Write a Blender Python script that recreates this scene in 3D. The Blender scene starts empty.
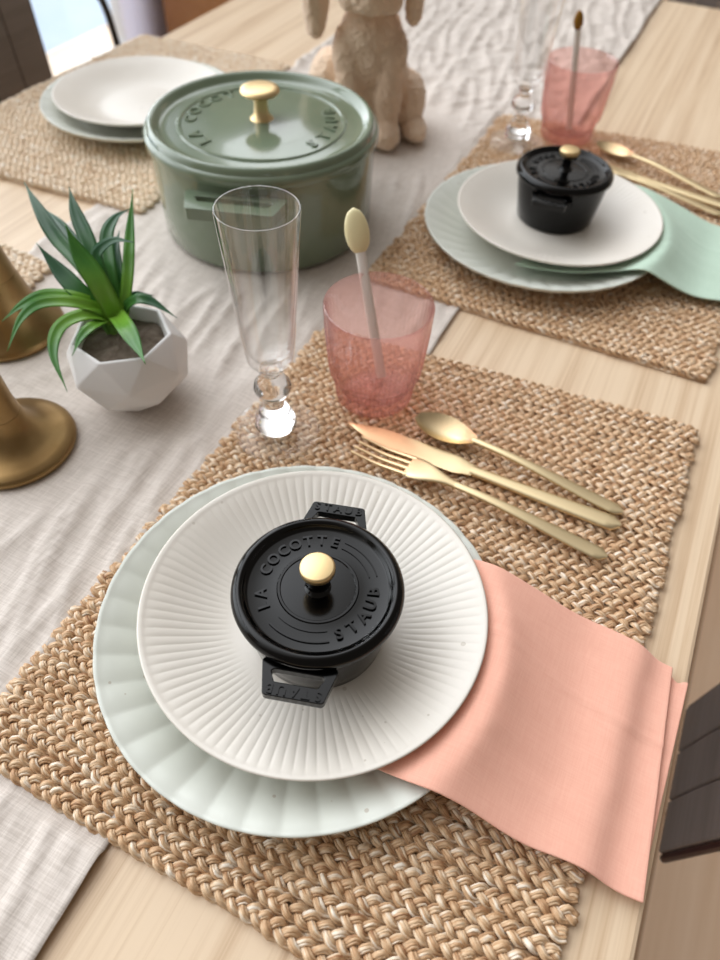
import bpy, bmesh, math, random
import numpy as np
from mathutils import Vector, Matrix, noise as mnoise
random.seed(7); rng = np.random.default_rng(7)
C = bpy.context.scene.collection
PI = math.pi; R = math.radians
ZT = 0.75                    # table top height

# ------------------------------------------------------------------ helpers
class MB:
    """collects geometry, links it as ONE mesh object"""
    def __init__(s): s.v = []; s.f = []; s.uv = {}; s.smooth = True
    def add(s, vs, fs, uvs=None):
        b = len(s.v); s.v.extend([tuple(map(float, p)) for p in vs])
        s.f.extend([tuple(i + b for i in f) for f in fs])
        if uvs is not None:
            for i, u in enumerate(uvs): s.uv[b + i] = u
        return s
    def lathe(s, prof, seg=64, mod=None, cx=0, cy=0, closed=False):
        vs = []; rows = []
        for k, (r, z) in enumerate(prof):
            if r < 1e-7:
                rows.append([len(vs)] * seg); vs.append((cx, cy, z))
            else:
                row = []
                for i in range(seg):
                    a = 2 * PI * i / seg
                    rr, zz = mod(k, r, z, a) if mod else (r, z)
                    row.append(len(vs)); vs.append((cx + rr * math.cos(a), cy + rr * math.sin(a), zz))
                rows.append(row)
        fs = []
        n = len(rows); rng_ = range(n) if closed else range(n - 1)
        for k in rng_:
            A = rows[k]; B = rows[(k + 1) % n]
            for i in range(seg):
                j = (i + 1) % seg
                q = [A[i], A[j], B[j], B[i]]; u = []
                for x in q:
                    if x not in u: u.append(x)
                if len(u) >= 3: fs.append(tuple(u))
        return s.add(vs, fs)
    def box(s, x0, x1, y0, y1, z0, z1):
        vs = [(x, y, z) for x in (x0, x1) for y in (y0, y1) for z in (z0, z1)]
        return s.add(vs, [(0, 1, 3, 2), (4, 6, 7, 5), (0, 4, 5, 1), (2, 3, 7, 6), (0, 2, 6, 4), (1, 5, 7, 3)])
    def tube(s, path, rad, sides=8, flat=1.0, up=(0, 0, 1), cap=True, uvo=None):
        P = [Vector(p) for p in path]; n = len(P); vs = []; uvs = []; L = 0
        up = Vector(up)
        for i in range(n):
            t = (P[min(i + 1, n - 1)] - P[max(i - 1, 0)]).normalized()
            sd = t.cross(up)
            sd = sd.normalized() if sd.length > 1e-4 else Vector((1, 0, 0))
            nn = sd.cross(t).normalized()
            r = rad(i / (n - 1)) if callable(rad) else rad
            if i: L += (P[i] - P[i - 1]).length
            for k in range(sides):
                a = 2 * PI * k / sides
                vs.append(P[i] + sd * (r * math.cos(a)) + nn * (r * flat * math.sin(a)))
                uvs.append((L + (uvo or 0), k / sides))
        fs = []
        for i in range(n - 1):
            for k in range(sides):
                j = (k + 1) % sides
                fs.append((i * sides + k, i * sides + j, (i + 1) * sides + j, (i + 1) * sides + k))
        if cap:
            fs.append(tuple(range(sides - 1, -1, -1))); fs.append(tuple((n - 1) * sides + k for k in range(sides)))
        return s.add(vs, fs, uvs if uvo is not None else None)
    def loft(s, rings):
        """rings: equal-length closed vertex loops"""
        m = len(rings[0]); vs = [p for r in rings for p in r]; fs = []
        for i in range(len(rings) - 1):
            for k in range(m):
                j = (k + 1) % m
                fs.append((i * m + k, i * m + j, (i + 1) * m + j, (i + 1) * m + k))
        fs.append(tuple(range(m - 1, -1, -1))); fs.append(tuple((len(rings) - 1) * m + k for k in range(m)))
        return s.add(vs, fs)
    def build(s, name, mat, parent=None, loc=None, rot=None, sharp=40, smooth=True, recalc=True):
        me = bpy.data.meshes.new(name); me.from_pydata(s.v, [], s.f)
        if s.uv:
            ul = me.uv_layers.new(name='UVMap')
            li = np.zeros(len(me.loops), dtype=np.int32); me.loops.foreach_get('vertex_index', li)
            arr = np.zeros((len(s.v), 2), dtype=np.float32)
            for i, u in s.uv.items(): arr[i] = u
            ul.data.foreach_set('uv', arr[li].ravel())
        if recalc:
            bm = bmesh.new(); bm.from_mesh(me); bmesh.ops.recalc_face_normals(bm, faces=bm.faces); bm.to_mesh(me); bm.free()
        if smooth:
            me.polygons.foreach_set('use_smooth', [True] * len(me.polygons))
            if sharp is not None: me.set_sharp_from_angle(angle=R(sharp))
        if mat: me.materials.append(mat)
        o = bpy.data.objects.new(name, me); C.objects.link(o)
        if parent: o.parent = parent
        if loc: o.location = loc
        if rot: o.rotation_euler = rot
        return o

def tag(o, label, cat, group=None):
    o['label'] = label; o['category'] = cat
    if group: o['group'] = group
    return o
def thing(name, label, cat, loc=(0, 0, 0), rz=0, group=None):
    o = bpy.data.objects.new(name, None); C.objects.link(o); o.empty_display_size = .05
    o.location = loc; o.rotation_euler = (0, 0, rz)
    return tag(o, label, cat, group)
def struct(o): o['kind'] = 'structure'; return o
def copy_tree(o, parent=None):
    c = o.copy(); C.objects.link(c)
    if parent: c.parent = parent
    for ch in list(o.children): copy_tree(ch, c)
    return c
def dup(o, loc, rz, label, group=None):
    c = copy_tree(o); c.location = loc; c.rotation_euler = (0, 0, rz); c['label'] = label
    if group: c['group'] = group
    return c
def bevel(o, w, seg=2, ang=35):
    m = o.modifiers.new('bevel', 'BEVEL'); m.width = w; m.segments = seg; m.limit_method = 'ANGLE'; m.angle_limit = R(ang); return o
def catmull(P, n):
    P = [Vector(p) for p in P]; Q = [P[0] * 2 - P[1]] + P + [P[-1] * 2 - P[-2]]; out = []
    for i in range(1, len(Q) - 2):
        for k in range(n):
            t = k / n; a, b, c, d = Q[i - 1], Q[i], Q[i + 1], Q[i + 2]
            out.append(.5 * (2 * b + (c - a) * t + (2 * a - 5 * b + 4 * c - d) * t * t + (3 * b - a - 3 * c + d) * t ** 3))
    out.append(P[-1]); return out
def sm(a, b, x):
    t = min(1, max(0, (x - a) / (b - a))); return t * t * (3 - 2 * t)
def interp(x, xs, ys): return float(np.interp(x, xs, ys))

# ------------------------------------------------------------------ materials
def newmat(name):
    m = bpy.data.materials.new(name); m.use_nodes = True
    nt = m.node_tree; b = nt.nodes['Principled BSDF']; return m, nt, b
def lin(c):
    return tuple((x / 255 / 12.92 if x / 255 <= .04045 else ((x / 255 + .055) / 1.055) ** 2.4) for x in c) + (1,)
def N(nt, t, **kw):
    n = nt.nodes.new(t)
    for k, v in kw.items():
        if k in n.inputs: n.inputs[k].default_value = v
        else: setattr(n, k, v)
    return n
def coords(nt, scale, kind='Object'):
    tc = nt.nodes.new('ShaderNodeTexCoord'); mp = nt.nodes.new('ShaderNodeMapping')
    mp.inputs['Scale'].default_value = scale; nt.links.new(tc.outputs[kind], mp.inputs['Vector']); return mp.outputs[0]
def ramp(nt, fac, stops):
    r = nt.nodes.new('ShaderNodeValToRGB'); e = r.color_ramp.elements
    while len(e) < len(stops): e.new(.5)
    for i, (p, c) in enumerate(stops): e[i].position = p; e[i].color = c if len(c) == 4 else tuple(c) + (1,)
    nt.links.new(fac, r.inputs[0]); return r.outputs[0]
def bump(nt, b, h, strength, dist=.001):
    n = nt.nodes.new('ShaderNodeBump'); n.inputs['Strength'].default_value = strength; n.inputs['Distance'].default_value = dist
    nt.links.new(h, n.inputs['Height']); nt.links.new(n.outputs[0], b.inputs['Normal'])
def plain(name, col, rough=.5, metal=0, spec=.5, var=None, vscale=(8, 8, 8), coat=0, bmp=None):
    m, nt, b = newmat(name)
    b.inputs['Base Color'].default_value = lin(col); b.inputs['Roughness'].default_value = rough
    b.inputs['Metallic'].default_value = metal; b.inputs['Specular IOR Level'].default_value = spec
    b.inputs['Coat Weight'].default_value = coat; b.inputs['Coat Roughness'].default_value = .05
    if var or bmp:
        n = N(nt, 'ShaderNodeTexNoise', Scale=1.0, Detail=5.0); nt.links.new(coords(nt, vscale), n.inputs['Vector'])
        if var: nt.links.new(ramp(nt, n.outputs[0], [(.3, lin(col)), (.7, lin(var))]), b.inputs['Base Color'])
        if bmp: bump(nt, b, n.outputs[0], bmp[0], bmp[1])
    return m

def wood(name, stops, sx, sy, rough=.45, planks=None, bst=.25):
    m, nt, b = newmat(name)
    v = coords(nt, (sx, sy, sx))
    n1 = N(nt, 'ShaderNodeTexNoise', Scale=1.0, Detail=8.0, Roughness=.62, Distortion=.6); nt.links.new(v, n1.inputs['Vector'])
    v2 = coords(nt, (sx * 5, sy * 1.2, sx * 5))
    n2 = N(nt, 'ShaderNodeTexNoise', Scale=1.0, Detail=6.0, Roughness=.7); nt.links.new(v2, n2.inputs['Vector'])
    mx = N(nt, 'ShaderNodeMath', operation='MULTIPLY_ADD'); mx.inputs[1].default_value = .55
    nt.links.new(n2.outputs[0], mx.inputs[0]); 
    sc = N(nt, 'ShaderNodeMath', operation='MULTIPLY'); sc.inputs[1].default_value = .62; nt.links.new(n1.outputs[0], sc.inputs[0])
    nt.links.new(sc.outputs[0], mx.inputs[2])
    col = ramp(nt, mx.outputs[0], stops)
    if planks:
        br = N(nt, 'ShaderNodeTexBrick', Scale=1.0); br.offset = .37
        br.inputs['Mortar Size'].default_value = planks[2]; br.inputs['Mortar Smooth'].default_value = .2
        br.inputs['Brick Width'].default_value = planks[0]; br.inputs['Row Height'].default_value = planks[1]
        br.inputs['Color1'].default_value = (1, 1, 1, 1); br.inputs['Color2'].default_value = (.82, .80, .78, 1); br.inputs['Mortar'].default_value = (.45, .38, .32, 1)
        mp = nt.nodes.new('ShaderNodeMapping'); mp.inputs['Rotation'].default_value = (0, 0, R(90)); tc = nt.nodes.new('ShaderNodeTexCoord')
        nt.links.new(tc.outputs['Object'], mp.inputs[0]); nt.links.new(mp.outputs[0], br.inputs['Vector'])
        mm = N(nt, 'ShaderNodeMix', data_type='RGBA', blend_type='MULTIPLY'); mm.inputs[0].default_value = 1
        nt.links.new(col, mm.inputs[6]); nt.links.new(br.outputs[0], mm.inputs[7]); col = mm.outputs[2]
    nt.links.new(col, b.inputs['Base Color']); b.inputs['Roughness'].default_value = rough
    bump(nt, b, mx.outputs[0], bst, .0006)
    return m

M = {}
M['oak'] = wood('pale_oak', [(.38, lin((158, 124, 92))), (.46, lin((194, 164, 132))), (.54, lin((211, 184, 152))), (.64, lin((224, 200, 170)))], 40, 1.2, .42)
M['floor_oak'] = wood('floor_oak', [(.3, lin((192, 154, 122))), (.5, lin((234, 202, 170))), (.7, lin((244, 216, 188)))], 14, 1.2, .4, (1.4, .16, .004))
M['side_wood'] = wood('honey_wood', [(.3, lin((120, 78, 40))), (.5, lin((165, 112, 62))), (.7, lin((182, 130, 78)))], 3, 20, .4)
M['dark_wood'] = wood('dark_painted_wood', [(.3, lin((92, 83, 79))), (.5, lin((110, 102, 98))), (.7, lin((122, 114, 110)))], 30, 4, .45)
M['dark_edge'] = plain('dark_edge', (52, 26, 22), .4)
M['black_metal'] = plain('black_metal', (18, 16, 16), .35)
M['wall'] = plain('painted_wall', (228, 222, 214), .8, bmp=(.05, .001), vscale=(60, 60, 60))

def mat_sea(name, stops):
    m, nt, b = newmat(name)
    v = coords(nt, (46, 1.0, 1), 'UV')
    n = N(nt, 'ShaderNodeTexNoise', Scale=1.0, Detail=3.0, Roughness=.6); nt.links.new(v, n.inputs['Vector'])
    v2 = coords(nt, (60, 9, 1), 'UV')
    n2 = N(nt, 'ShaderNodeTexNoise', Scale=1.0, Detail=4.0, Roughness=.7); nt.links.new(v2, n2.inputs['Vector'])
    c1 = ramp(nt, n.outputs[0], stops)
    c2 = ramp(nt, n2.outputs[0], [(.3, (.62, .56, .50, 1)), (.5, (.95, .93, .90, 1)), (.7, (1, 1, 1, 1))])
    mm = N(nt, 'ShaderNodeMix', data_type='RGBA', blend_type='MULTIPLY'); mm.inputs[0].default_value = .75
    nt.links.new(c1, mm.inputs[6]); nt.links.new(c2, mm.inputs[7]); nt.links.new(mm.outputs[2], b.inputs['Base Color'])
    b.inputs['Roughness'].default_value = .48; b.inputs['Specular IOR Level'].default_value = .45
    bump(nt, b, n2.outputs[0], .5, .0008); return m
M['sea'] = mat_sea('woven_seagrass', [(.30, lin((150, 104, 70))), (.42, lin((204, 164, 124))), (.54, lin((228, 198, 162))), (.66, lin((255, 244, 228)))])
M['sea_glare'] = mat_sea('glare_woven_seagrass', [(.28, lin((200, 166, 132))), (.42, lin((234, 210, 180))), (.56, lin((242, 224, 200))), (.70, lin((254, 246, 234)))])  # same seagrass, with window glare painted into the colour for the left mats

def mat_cloth(name, col, col2, scale, rough=.85, bs=.25, blot=None):
    m, nt, b = newmat(name)
    w1 = N(nt, 'ShaderNodeTexNoise', Scale=1.0, Detail=2.0); nt.links.new(coords(nt, (scale, scale * .05, 1)), w1.inputs['Vector'])
    w2 = N(nt, 'ShaderNodeTexNoise', Scale=1.0, Detail=2.0); nt.links.new(coords(nt, (scale * .05, scale, 1)), w2.inputs['Vector'])
    ad = N(nt, 'ShaderNodeMath', operation='ADD'); nt.links.new(w1.outputs[0], ad.inputs[0]); nt.links.new(w2.outputs[0], ad.inputs[1])
    hf = N(nt, 'ShaderNodeMath', operation='MULTIPLY'); hf.inputs[1].default_value = .5; nt.links.new(ad.outputs[0], hf.inputs[0])
    nt.links.new(ramp(nt, hf.outputs[0], [(.38, lin(col2)), (.62, lin(col))]), b.inputs['Base Color'])
    b.inputs['Roughness'].default_value = rough; b.inputs['Specular IOR Level'].default_value = .25
    b.inputs['Sheen Weight'].default_value = .15; b.inputs['Sheen Roughness'].default_value = .5
    bump(nt, b, hf.outputs[0], bs, .0008); return m
M['runner'] = mat_cloth('natural_linen', (222, 212, 203), (198, 187, 177), 1100, .62, .4)
M['peach'] = mat_cloth('peach_linen', (248, 190, 168), (243, 181, 159), 1500, .9, .15)
M['mint'] = mat_cloth('mint_linen', (196, 219, 200), (188, 212, 193), 1500, .9, .15)
def mat_sheer():
    m = bpy.data.materials.new('sheer_white'); m.use_nodes = True; nt = m.node_tree; nt.nodes.clear()
    d = N(nt, 'ShaderNodeBsdfDiffuse', Color=lin((240, 238, 246))); t = N(nt, 'ShaderNodeBsdfTranslucent', Color=lin((238, 236, 246))); x = nt.nodes.new('ShaderNodeMixShader'); x.inputs[0].default_value = .5
    o = nt.nodes.new('ShaderNodeOutputMaterial'); nt.links.new(d.outputs[0], x.inputs[1]); nt.links.new(t.outputs[0], x.inputs[2]); nt.links.new(x.outputs[0], o.inputs[0]); return m
M['sheer'] = mat_sheer()

def mat_ceramic(name, col, var, speck, rough):
    m, nt, b = newmat(name)
    n = N(nt, 'ShaderNodeTexNoise', Scale=14.0, Detail=4.0); nt.links.new(coords(nt, (1, 1, 1)), n.inputs['Vector'])
    c1 = ramp(nt, n.outputs[0], [(.35, lin(col)), (.65, lin(var))])
    vo = N(nt, 'ShaderNodeTexVoronoi', Scale=70.0); nt.links.new(coords(nt, (1, 1, 1)), vo.inputs['Vector'])
    n3 = N(nt, 'ShaderNodeTexNoise', Scale=37.0, Detail=1.0); nt.links.new(coords(nt, (1, 1, 1)), n3.inputs['Vector'])
    ad = N(nt, 'ShaderNodeMath', operation='MULTIPLY_ADD'); ad.inputs[1].default_value = -.5
    nt.links.new(n3.outputs[0], ad.inputs[0]); nt.links.new(vo.outputs['Distance'], ad.inputs[2])
    a2 = N(nt, 'ShaderNodeMath', operation='ADD'); a2.inputs[1].default_value = .225; nt.links.new(ad.outputs[0], a2.inputs[0])
    msk = ramp(nt, a2.outputs[0], [(.0, (speck, speck, speck, 1)), (.015, (0, 0, 0, 1))])
    mm = N(nt, 'ShaderNodeMix', data_type='RGBA'); nt.links.new(msk, mm.inputs[0]); nt.links.new(c1, mm.inputs[6]); mm.inputs[7].default_value = lin((176, 164, 146))
    nt.links.new(mm.outputs[2], b.inputs['Base Color'])
    b.inputs['Roughness'].default_value = rough; b.inputs['Specular IOR Level'].default_value = .5
    return m
M['white_plate'] = mat_ceramic('ivory_stoneware', (226, 219, 208), (231, 225, 215), .45, .32)
M['mint_plate'] = mat_ceramic('pale_sage_stoneware', (210, 213, 203), (218, 221, 212), .6, .28)
M['black_enamel'] = plain('black_enamel', (3, 3, 3), .15, spec=.3)
M['green_enamel'] = plain('sage_enamel', (110, 125, 103), .16, spec=.5, coat=.5, var=(118, 132, 110), vscale=(20, 20, 20))
M['gold'] = plain('champagne_gold', (232, 212, 170), .36, 1.0, bmp=(.06, .0004), vscale=(30, 400, 400))
M['knob_brass'] = plain('pale_brass', (222, 196, 148), .42, 1.0, bmp=(.08, .0004), vscale=(200, 200, 200))
M['brass'] = plain('aged_brass', (164, 136, 94), .4, 1.0, var=(144, 116, 76), vscale=(40, 40, 40), bmp=(.1, .001))
M['planter'] = plain('matt_white_ceramic', (232, 230, 228), .55, bmp=(.04, .001), vscale=(80, 80, 80))
M['soil'] = plain('grey_soil', (120, 108, 94), .95, var=(92, 80, 68), vscale=(180, 180, 180), bmp=(1, .003))
M['cream'] = plain('cream_plastic', (238, 226, 178), .35)
M['stick_white'] = plain('white_plastic', (240, 236, 228), .3)
M['amber'] = plain('amber_plastic', (140, 96, 20), .25)

def mat_leaf(stops):
    m, nt, b = newmat('succulent_leaf')
    v = coords(nt, (1, 1, 1), 'UV'); sp = nt.nodes.new('ShaderNodeSeparateXYZ'); nt.links.new(v, sp.inputs[0])
    n = N(nt, 'ShaderNodeTexNoise', Scale=1.0, Detail=3.0); nt.links.new(coords(nt, (30, 30, 30)), n.inputs['Vector'])
    ad = N(nt, 'ShaderNodeMath', operation='MULTIPLY_ADD'); ad.inputs[1].default_value = .5; nt.links.new(n.outputs[0], ad.inputs[0]); nt.links.new(sp.outputs[0], ad.inputs[2])
    nt.links.new(ramp(nt, ad.outputs[0], stops), b.inputs['Base Color'])
    b.inputs['Roughness'].default_value = .3; b.inputs['Specular IOR Level'].default_value = .5
    return m
M['leaf'] = mat_leaf([(.25, lin((110, 154, 54))), (.6, lin((70, 124, 54))), (.95, lin((42, 92, 58)))])
M['leaf_light'] = mat_leaf([(.25, lin((140, 182, 60))), (.7, lin((116, 168, 58))), (1.15, lin((70, 130, 52)))])

def mat_glass(name, col, rough=0.0, ior=1.45):
    m, nt, b = newmat(name)
    b.inputs['Base Color'].default_value = col; b.inputs['Roughness'].default_value = rough
    b.inputs['Transmission Weight'].default_value = 1; b.inputs['IOR'].default_value = ior
    return m
def mat_thin(name, face, edge, refl0, refl1, rough=.01, milk=None):
    m = bpy.data.materials.new(name); m.use_nodes = True; nt = m.node_tree; nt.nodes.clear()
    lw = N(nt, 'ShaderNodeLayerWeight', Blend=.5); tr = nt.nodes.new('ShaderNodeBsdfTransparent'); gl = nt.nodes.new('ShaderNodeBsdfGlossy')
    gl.inputs['Roughness'].default_value = rough; gl.inputs['Color'].default_value = (1, 1, 1, 1)
    nt.links.new(ramp(nt, lw.outputs['Facing'], [(.0, face), (.55, face), (.97, edge)]), tr.inputs[0])
    f = ramp(nt, lw.outputs['Facing'], [(.0, (refl0,) * 3), (.5, (refl0 * 1.8,) * 3), (.78, (refl1 * .42,) * 3), (1, (refl1,) * 3)])
    mx = nt.nodes.new('ShaderNodeMixShader'); nt.links.new(f, mx.inputs[0]); base = tr.outputs[0]
    if milk:
        tl = nt.nodes.new('ShaderNodeBsdfTranslucent'); tl.inputs[0].default_value = milk[0]; m2 = nt.nodes.new('ShaderNodeMixShader'); m2.inputs[0].default_value = milk[1]
        nt.links.new(base, m2.inputs[1]); nt.links.new(tl.outputs[0], m2.inputs[2]); base = m2.outputs[0]
    nt.links.new(base, mx.inputs[1]); nt.links.new(gl.outputs[0], mx.inputs[2])
    o = nt.nodes.new('ShaderNodeOutputMaterial'); nt.links.new(mx.outputs[0], o.inputs[0]); return m
M['thin_glass'] = mat_thin('thin_clear_glass', (.985, .985, .985, 1), (.90, .91, .91, 1), .045, 1.0)
M['thin_pink'] = mat_thin('thin_pink_glass', lin((250, 234, 231)), lin((196, 140, 135)), .035, .5, .03, (lin((244, 210, 204)), .09))
M['foot_glass'] = mat_thin('clear_foot_glass', (.99, .99, .99, 1), (.9, .91, .91, 1), .012, .6)
M['window_glass'] = mat_thin('window_glass', (.97, .98, .98, 1), (.9, .92, .92, 1), .03, .6)
M['glass'] = mat_glass('clear_glass', (1, 1, 1, 1))
M['pink_glass'] = mat_glass('pink_glass', lin((250, 216, 214)), 0.02, 1.3)

def mat_plush():
    m, nt, b = newmat('beige_plush')
    n = N(nt, 'ShaderNodeTexNoise', Scale=260.0, Detail=3.0); nt.links.new(coords(nt, (1, 1, 1)), n.inputs['Vector'])
    n2 = N(nt, 'ShaderNodeTexNoise', Scale=22.0, Detail=3.0); nt.links.new(coords(nt, (1, 1, 1)), n2.inputs['Vector'])
    nt.links.new(ramp(nt, n2.outputs[0], [(.35, lin((230, 200, 172))), (.65, lin((241, 216, 190)))]), b.inputs['Base Color'])
    b.inputs['Roughness'].default_value = 1; b.inputs['Specular IOR Level'].default_value = .1
    b.inputs['Sheen Weight'].default_value = .5; b.inputs['Sheen Roughness'].default_value = .4
    ad = N(nt, 'ShaderNodeMath', operation='ADD'); nt.links.new(n.outputs[0], ad.inputs[0]); nt.links.new(n2.outputs[0], ad.inputs[1])
    bump(nt, b, ad.outputs[0], .8, .004); return m
M['plush'] = mat_plush()

def emis(name, col, s):
    m = bpy.data.materials.new(name); m.use_nodes = True; nt = m.node_tree; nt.nodes.clear()
    e = N(nt, 'ShaderNodeEmission', Color=col, Strength=s); o = nt.nodes.new('ShaderNodeOutputMaterial'); nt.links.new(e.outputs[0], o.inputs[0]); return m
M['patio'] = plain('pale_patio_stone', (172, 192, 216), .7, var=(184, 200, 220), vscale=(3, 3, 3))

# ------------------------------------------------------------------ room
b = MB(); b.box(-2.6, 3.2, -2.5, 5.0, -.05, 0); struct(b.build('floor', M['floor_oak'], smooth=False))
WX = -2.25
b = MB(); wy0, wy1, wz0, wz1 = -1.6, 2.62, .0, 2.5
b.box(WX - .12, WX, -2.5, wy0, 0, 2.6); b.box(WX - .12, WX, wy1, 5, 0, 2.6); b.box(WX - .12, WX, wy0, wy1, wz1, 2.6)
wl = struct(b.build('wall_left', M['wall'], smooth=False))
b = MB(); b.box(WX - .12, 3.2, 5.0, 5.12, 0, 2.6); struct(b.build('wall_far', M['wall'], smooth=False))
b = MB()
fw = .035
for (y0, y1, z0, z1) in ((wy0, wy0 + fw, wz0, wz1), (wy1 - fw, wy1, wz0, wz1), (wy0, wy1, wz0, wz0 + fw), (wy0, wy1, wz1 - fw, wz1), (.40, .46, wz0, wz1)):
    b.box(WX - .09, WX - .02, y0, y1, z0, z1)
win = struct(b.build('window_1', plain('white_frame', (235, 235, 235), .4), smooth=False))
b = MB(); b.box(WX - .07, WX - .06, wy0 + .01, wy1 - .01, wz0 + .01, wz1 - .01); pane = b.build('pane', M['window_glass'], win, smooth=False)
b = MB(); b.box(-9, WX - .13, -6, 9, -.12, -.02); struct(b.build('ground', M['patio'], smooth=False))
b = MB(); b.box(WX, WX + .012, wy1, 5, 0, .09); struct(b.build('baseboard_left', M['wall'], smooth=False))

# curtain at the window's right side
b = MB(); vs = []; fs = []
nY = 60
for i in range(nY + 1):
    y = 2.46 + .32 * i / nY; x = WX + .07 + .022 * math.sin(i * .95)
    for z in (.02, .8, 1.6, 2.35): vs.append((x, y, z))
for i in range(nY):
    for k in range(3): fs.append((i * 4 + k, (i + 1) * 4 + k, (i + 1) * 4 + k + 1, i * 4 + k + 1))
b.add(vs, fs); cu = b.build('curtain', M['sheer'], sharp=None, recalc=False)
tag(cu, 'pale white curtain hanging beside the bright window at top left', 'curtain')

# low wooden sideboard far left
sb = thing('sideboard', 'honey brown wooden sideboard standing by the far left wall', 'sideboard', (-1.90, 3.47, 0))
b = MB(); b.box(-.2, .2, -.85, .85, .03, .74); bevel(b.build('body', M['side_wood'], sb, smooth=False), .004)
for k in range(3):
    b = MB(); b.box(.2, .216, -.83 + k * .555, -.28 + k * .555, .06, .71); d = bevel(b.build('door', M['side_wood'], sb, smooth=False), .003)
    b = MB(); b.lathe([(0, 0), (.012, 0), (.012, .02), (0, .022)], 16); b.build('knob', M['brass'], d, loc=(.216, -.33 + k * .555, .4), rot=(0, R(90), 0))

# ------------------------------------------------------------------ table
TX0, TX1, TY0, TY1 = -.853, .119, -.55, 1.687
tb = thing('dining_table', 'long pale oak dining table carrying all the place settings', 'table', (-.367, .57, 0))
def loc(x, y, z): return (x + .367, y - .57, z)
b = MB(); b.box(TX0 + .367, TX1 + .367, TY0 - .57, TY1 - .57, ZT - .035, ZT)
top = bevel(b.build('tabletop', M['oak'], tb, smooth=False), .003, 2)
b = MB()
for (x0, x1, y0, y1) in ((-.36, -.34, -.95, .95), (.34, .36, -.95, .95), (-.36, .36, -.97, -.95), (-.36, .36, .95, .97)): b.box(x0, x1, y0, y1, ZT - .115, ZT - .035)
b.build('apron', M['oak'], tb, smooth=False)
for sx in (-1, 1):
    for sy in (-1, 1):
        b = MB(); rr = []
        for z, h in ((0, .022), (ZT - .035, .036)):
            rr.append([(sx * .38 + h * a, sy * 1.02 + h * c, z) for a, c in ((-1, -1), (1, -1), (1, 1), (-1, 1))])
        b.loft(rr); bevel(b.build('leg', M['oak'], tb, smooth=False), .004)

# ------------------------------------------------------------------ linen runner
RX0, RX1 = -.603, -.158
flat_spots = [(-.413, .645, .13), (-.3685, .3415, .06), (-.528, .3565, .07), (-.419, .244, .07), (-.40, .90, .11), (-.23, .35, .05)]
def wrinkle(x, y):
    p = Vector((x, y, 0))
    wx = x + .02 * mnoise.noise(Vector((x * 6, y * 4, 3)))
    a = mnoise.noise(Vector((wx * 46 + y * 9, y * 7 - x * 2, 1.7)))
    c = mnoise.noise(Vector((wx * 110 + y * 30, y * 18, 5.1)))
    d = mnoise.noise(Vector((wx * 22 - y * 6, y * 5, 9.3)))
    e = mnoise.noise(Vector((x * 40 - y * 40, y * 30, 4.4)))
    far = sm(.6, 1.1, y)
    h = .0042 * (1 - abs(a)) ** 4 + .0013 * (1 - abs(c)) ** 2 + .0022 * max(0, d) + far * .005 * (1 - abs(e)) ** 2
    fl = 1.0
    for fx, fy, fr in flat_spots:
        fl = min(fl, .02 + .98 * sm(fr * .9, fr * 1.4, math.hypot(x - fx, y - fy)))
    if x < -.53 and (y < .47 or .56 < y < 1.05): fl = min(fl, .25)
    if x > -.27 and (.03 < y < .53 or .58 < y < 1.05): fl = min(fl, .25)
    return .0006 + h * fl
xs = np.linspace(RX0, RX1, 128); ys = np.concatenate([np.linspace(-.50, .0, 80), np.linspace(.003, 1.0, 300), np.linspace(1.005, 1.684, 120)])
b = MB(); vs = []; fs = []
NX = len(xs)
for y in ys:
    for x in xs:
        ex = .0025 * mnoise.noise(Vector((0, y * 8, 2 if x > -.4 else 7))) * (abs(x + .38) / .222) ** 4
        hem = .0009 if (min(x - RX0, RX1 - x) < .008) else 0
        vs.append((x + ex, y, ZT + wrinkle(x, y) + hem))
for t in np.linspace(.1, 1, 10):          # far end hangs over the table end
    for x in xs:
        a = min(1, t * 5) * PI / 2
        vs.append((x, 1.684 + .007 * math.sin(a), ZT + .0015 - .22 * max(0, t - .1) - .006 * (1 - math.cos(a))))
NYr = len(ys) + 10
for j in range(NYr - 1):
    for i in range(NX - 1): fs.append((j * NX + i, j * NX + i + 1, (j + 1) * NX + i + 1, (j + 1) * NX + i))
b.add(vs, fs); ru = b.build('table_runner', M['runner'], sharp=None, recalc=False)
so = ru.modifiers.new('solid', 'SOLIDIFY'); so.thickness = .0005; so.offset = 1
tag(ru, 'wrinkled natural linen runner laid along the middle of the table', 'table runner')

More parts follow.
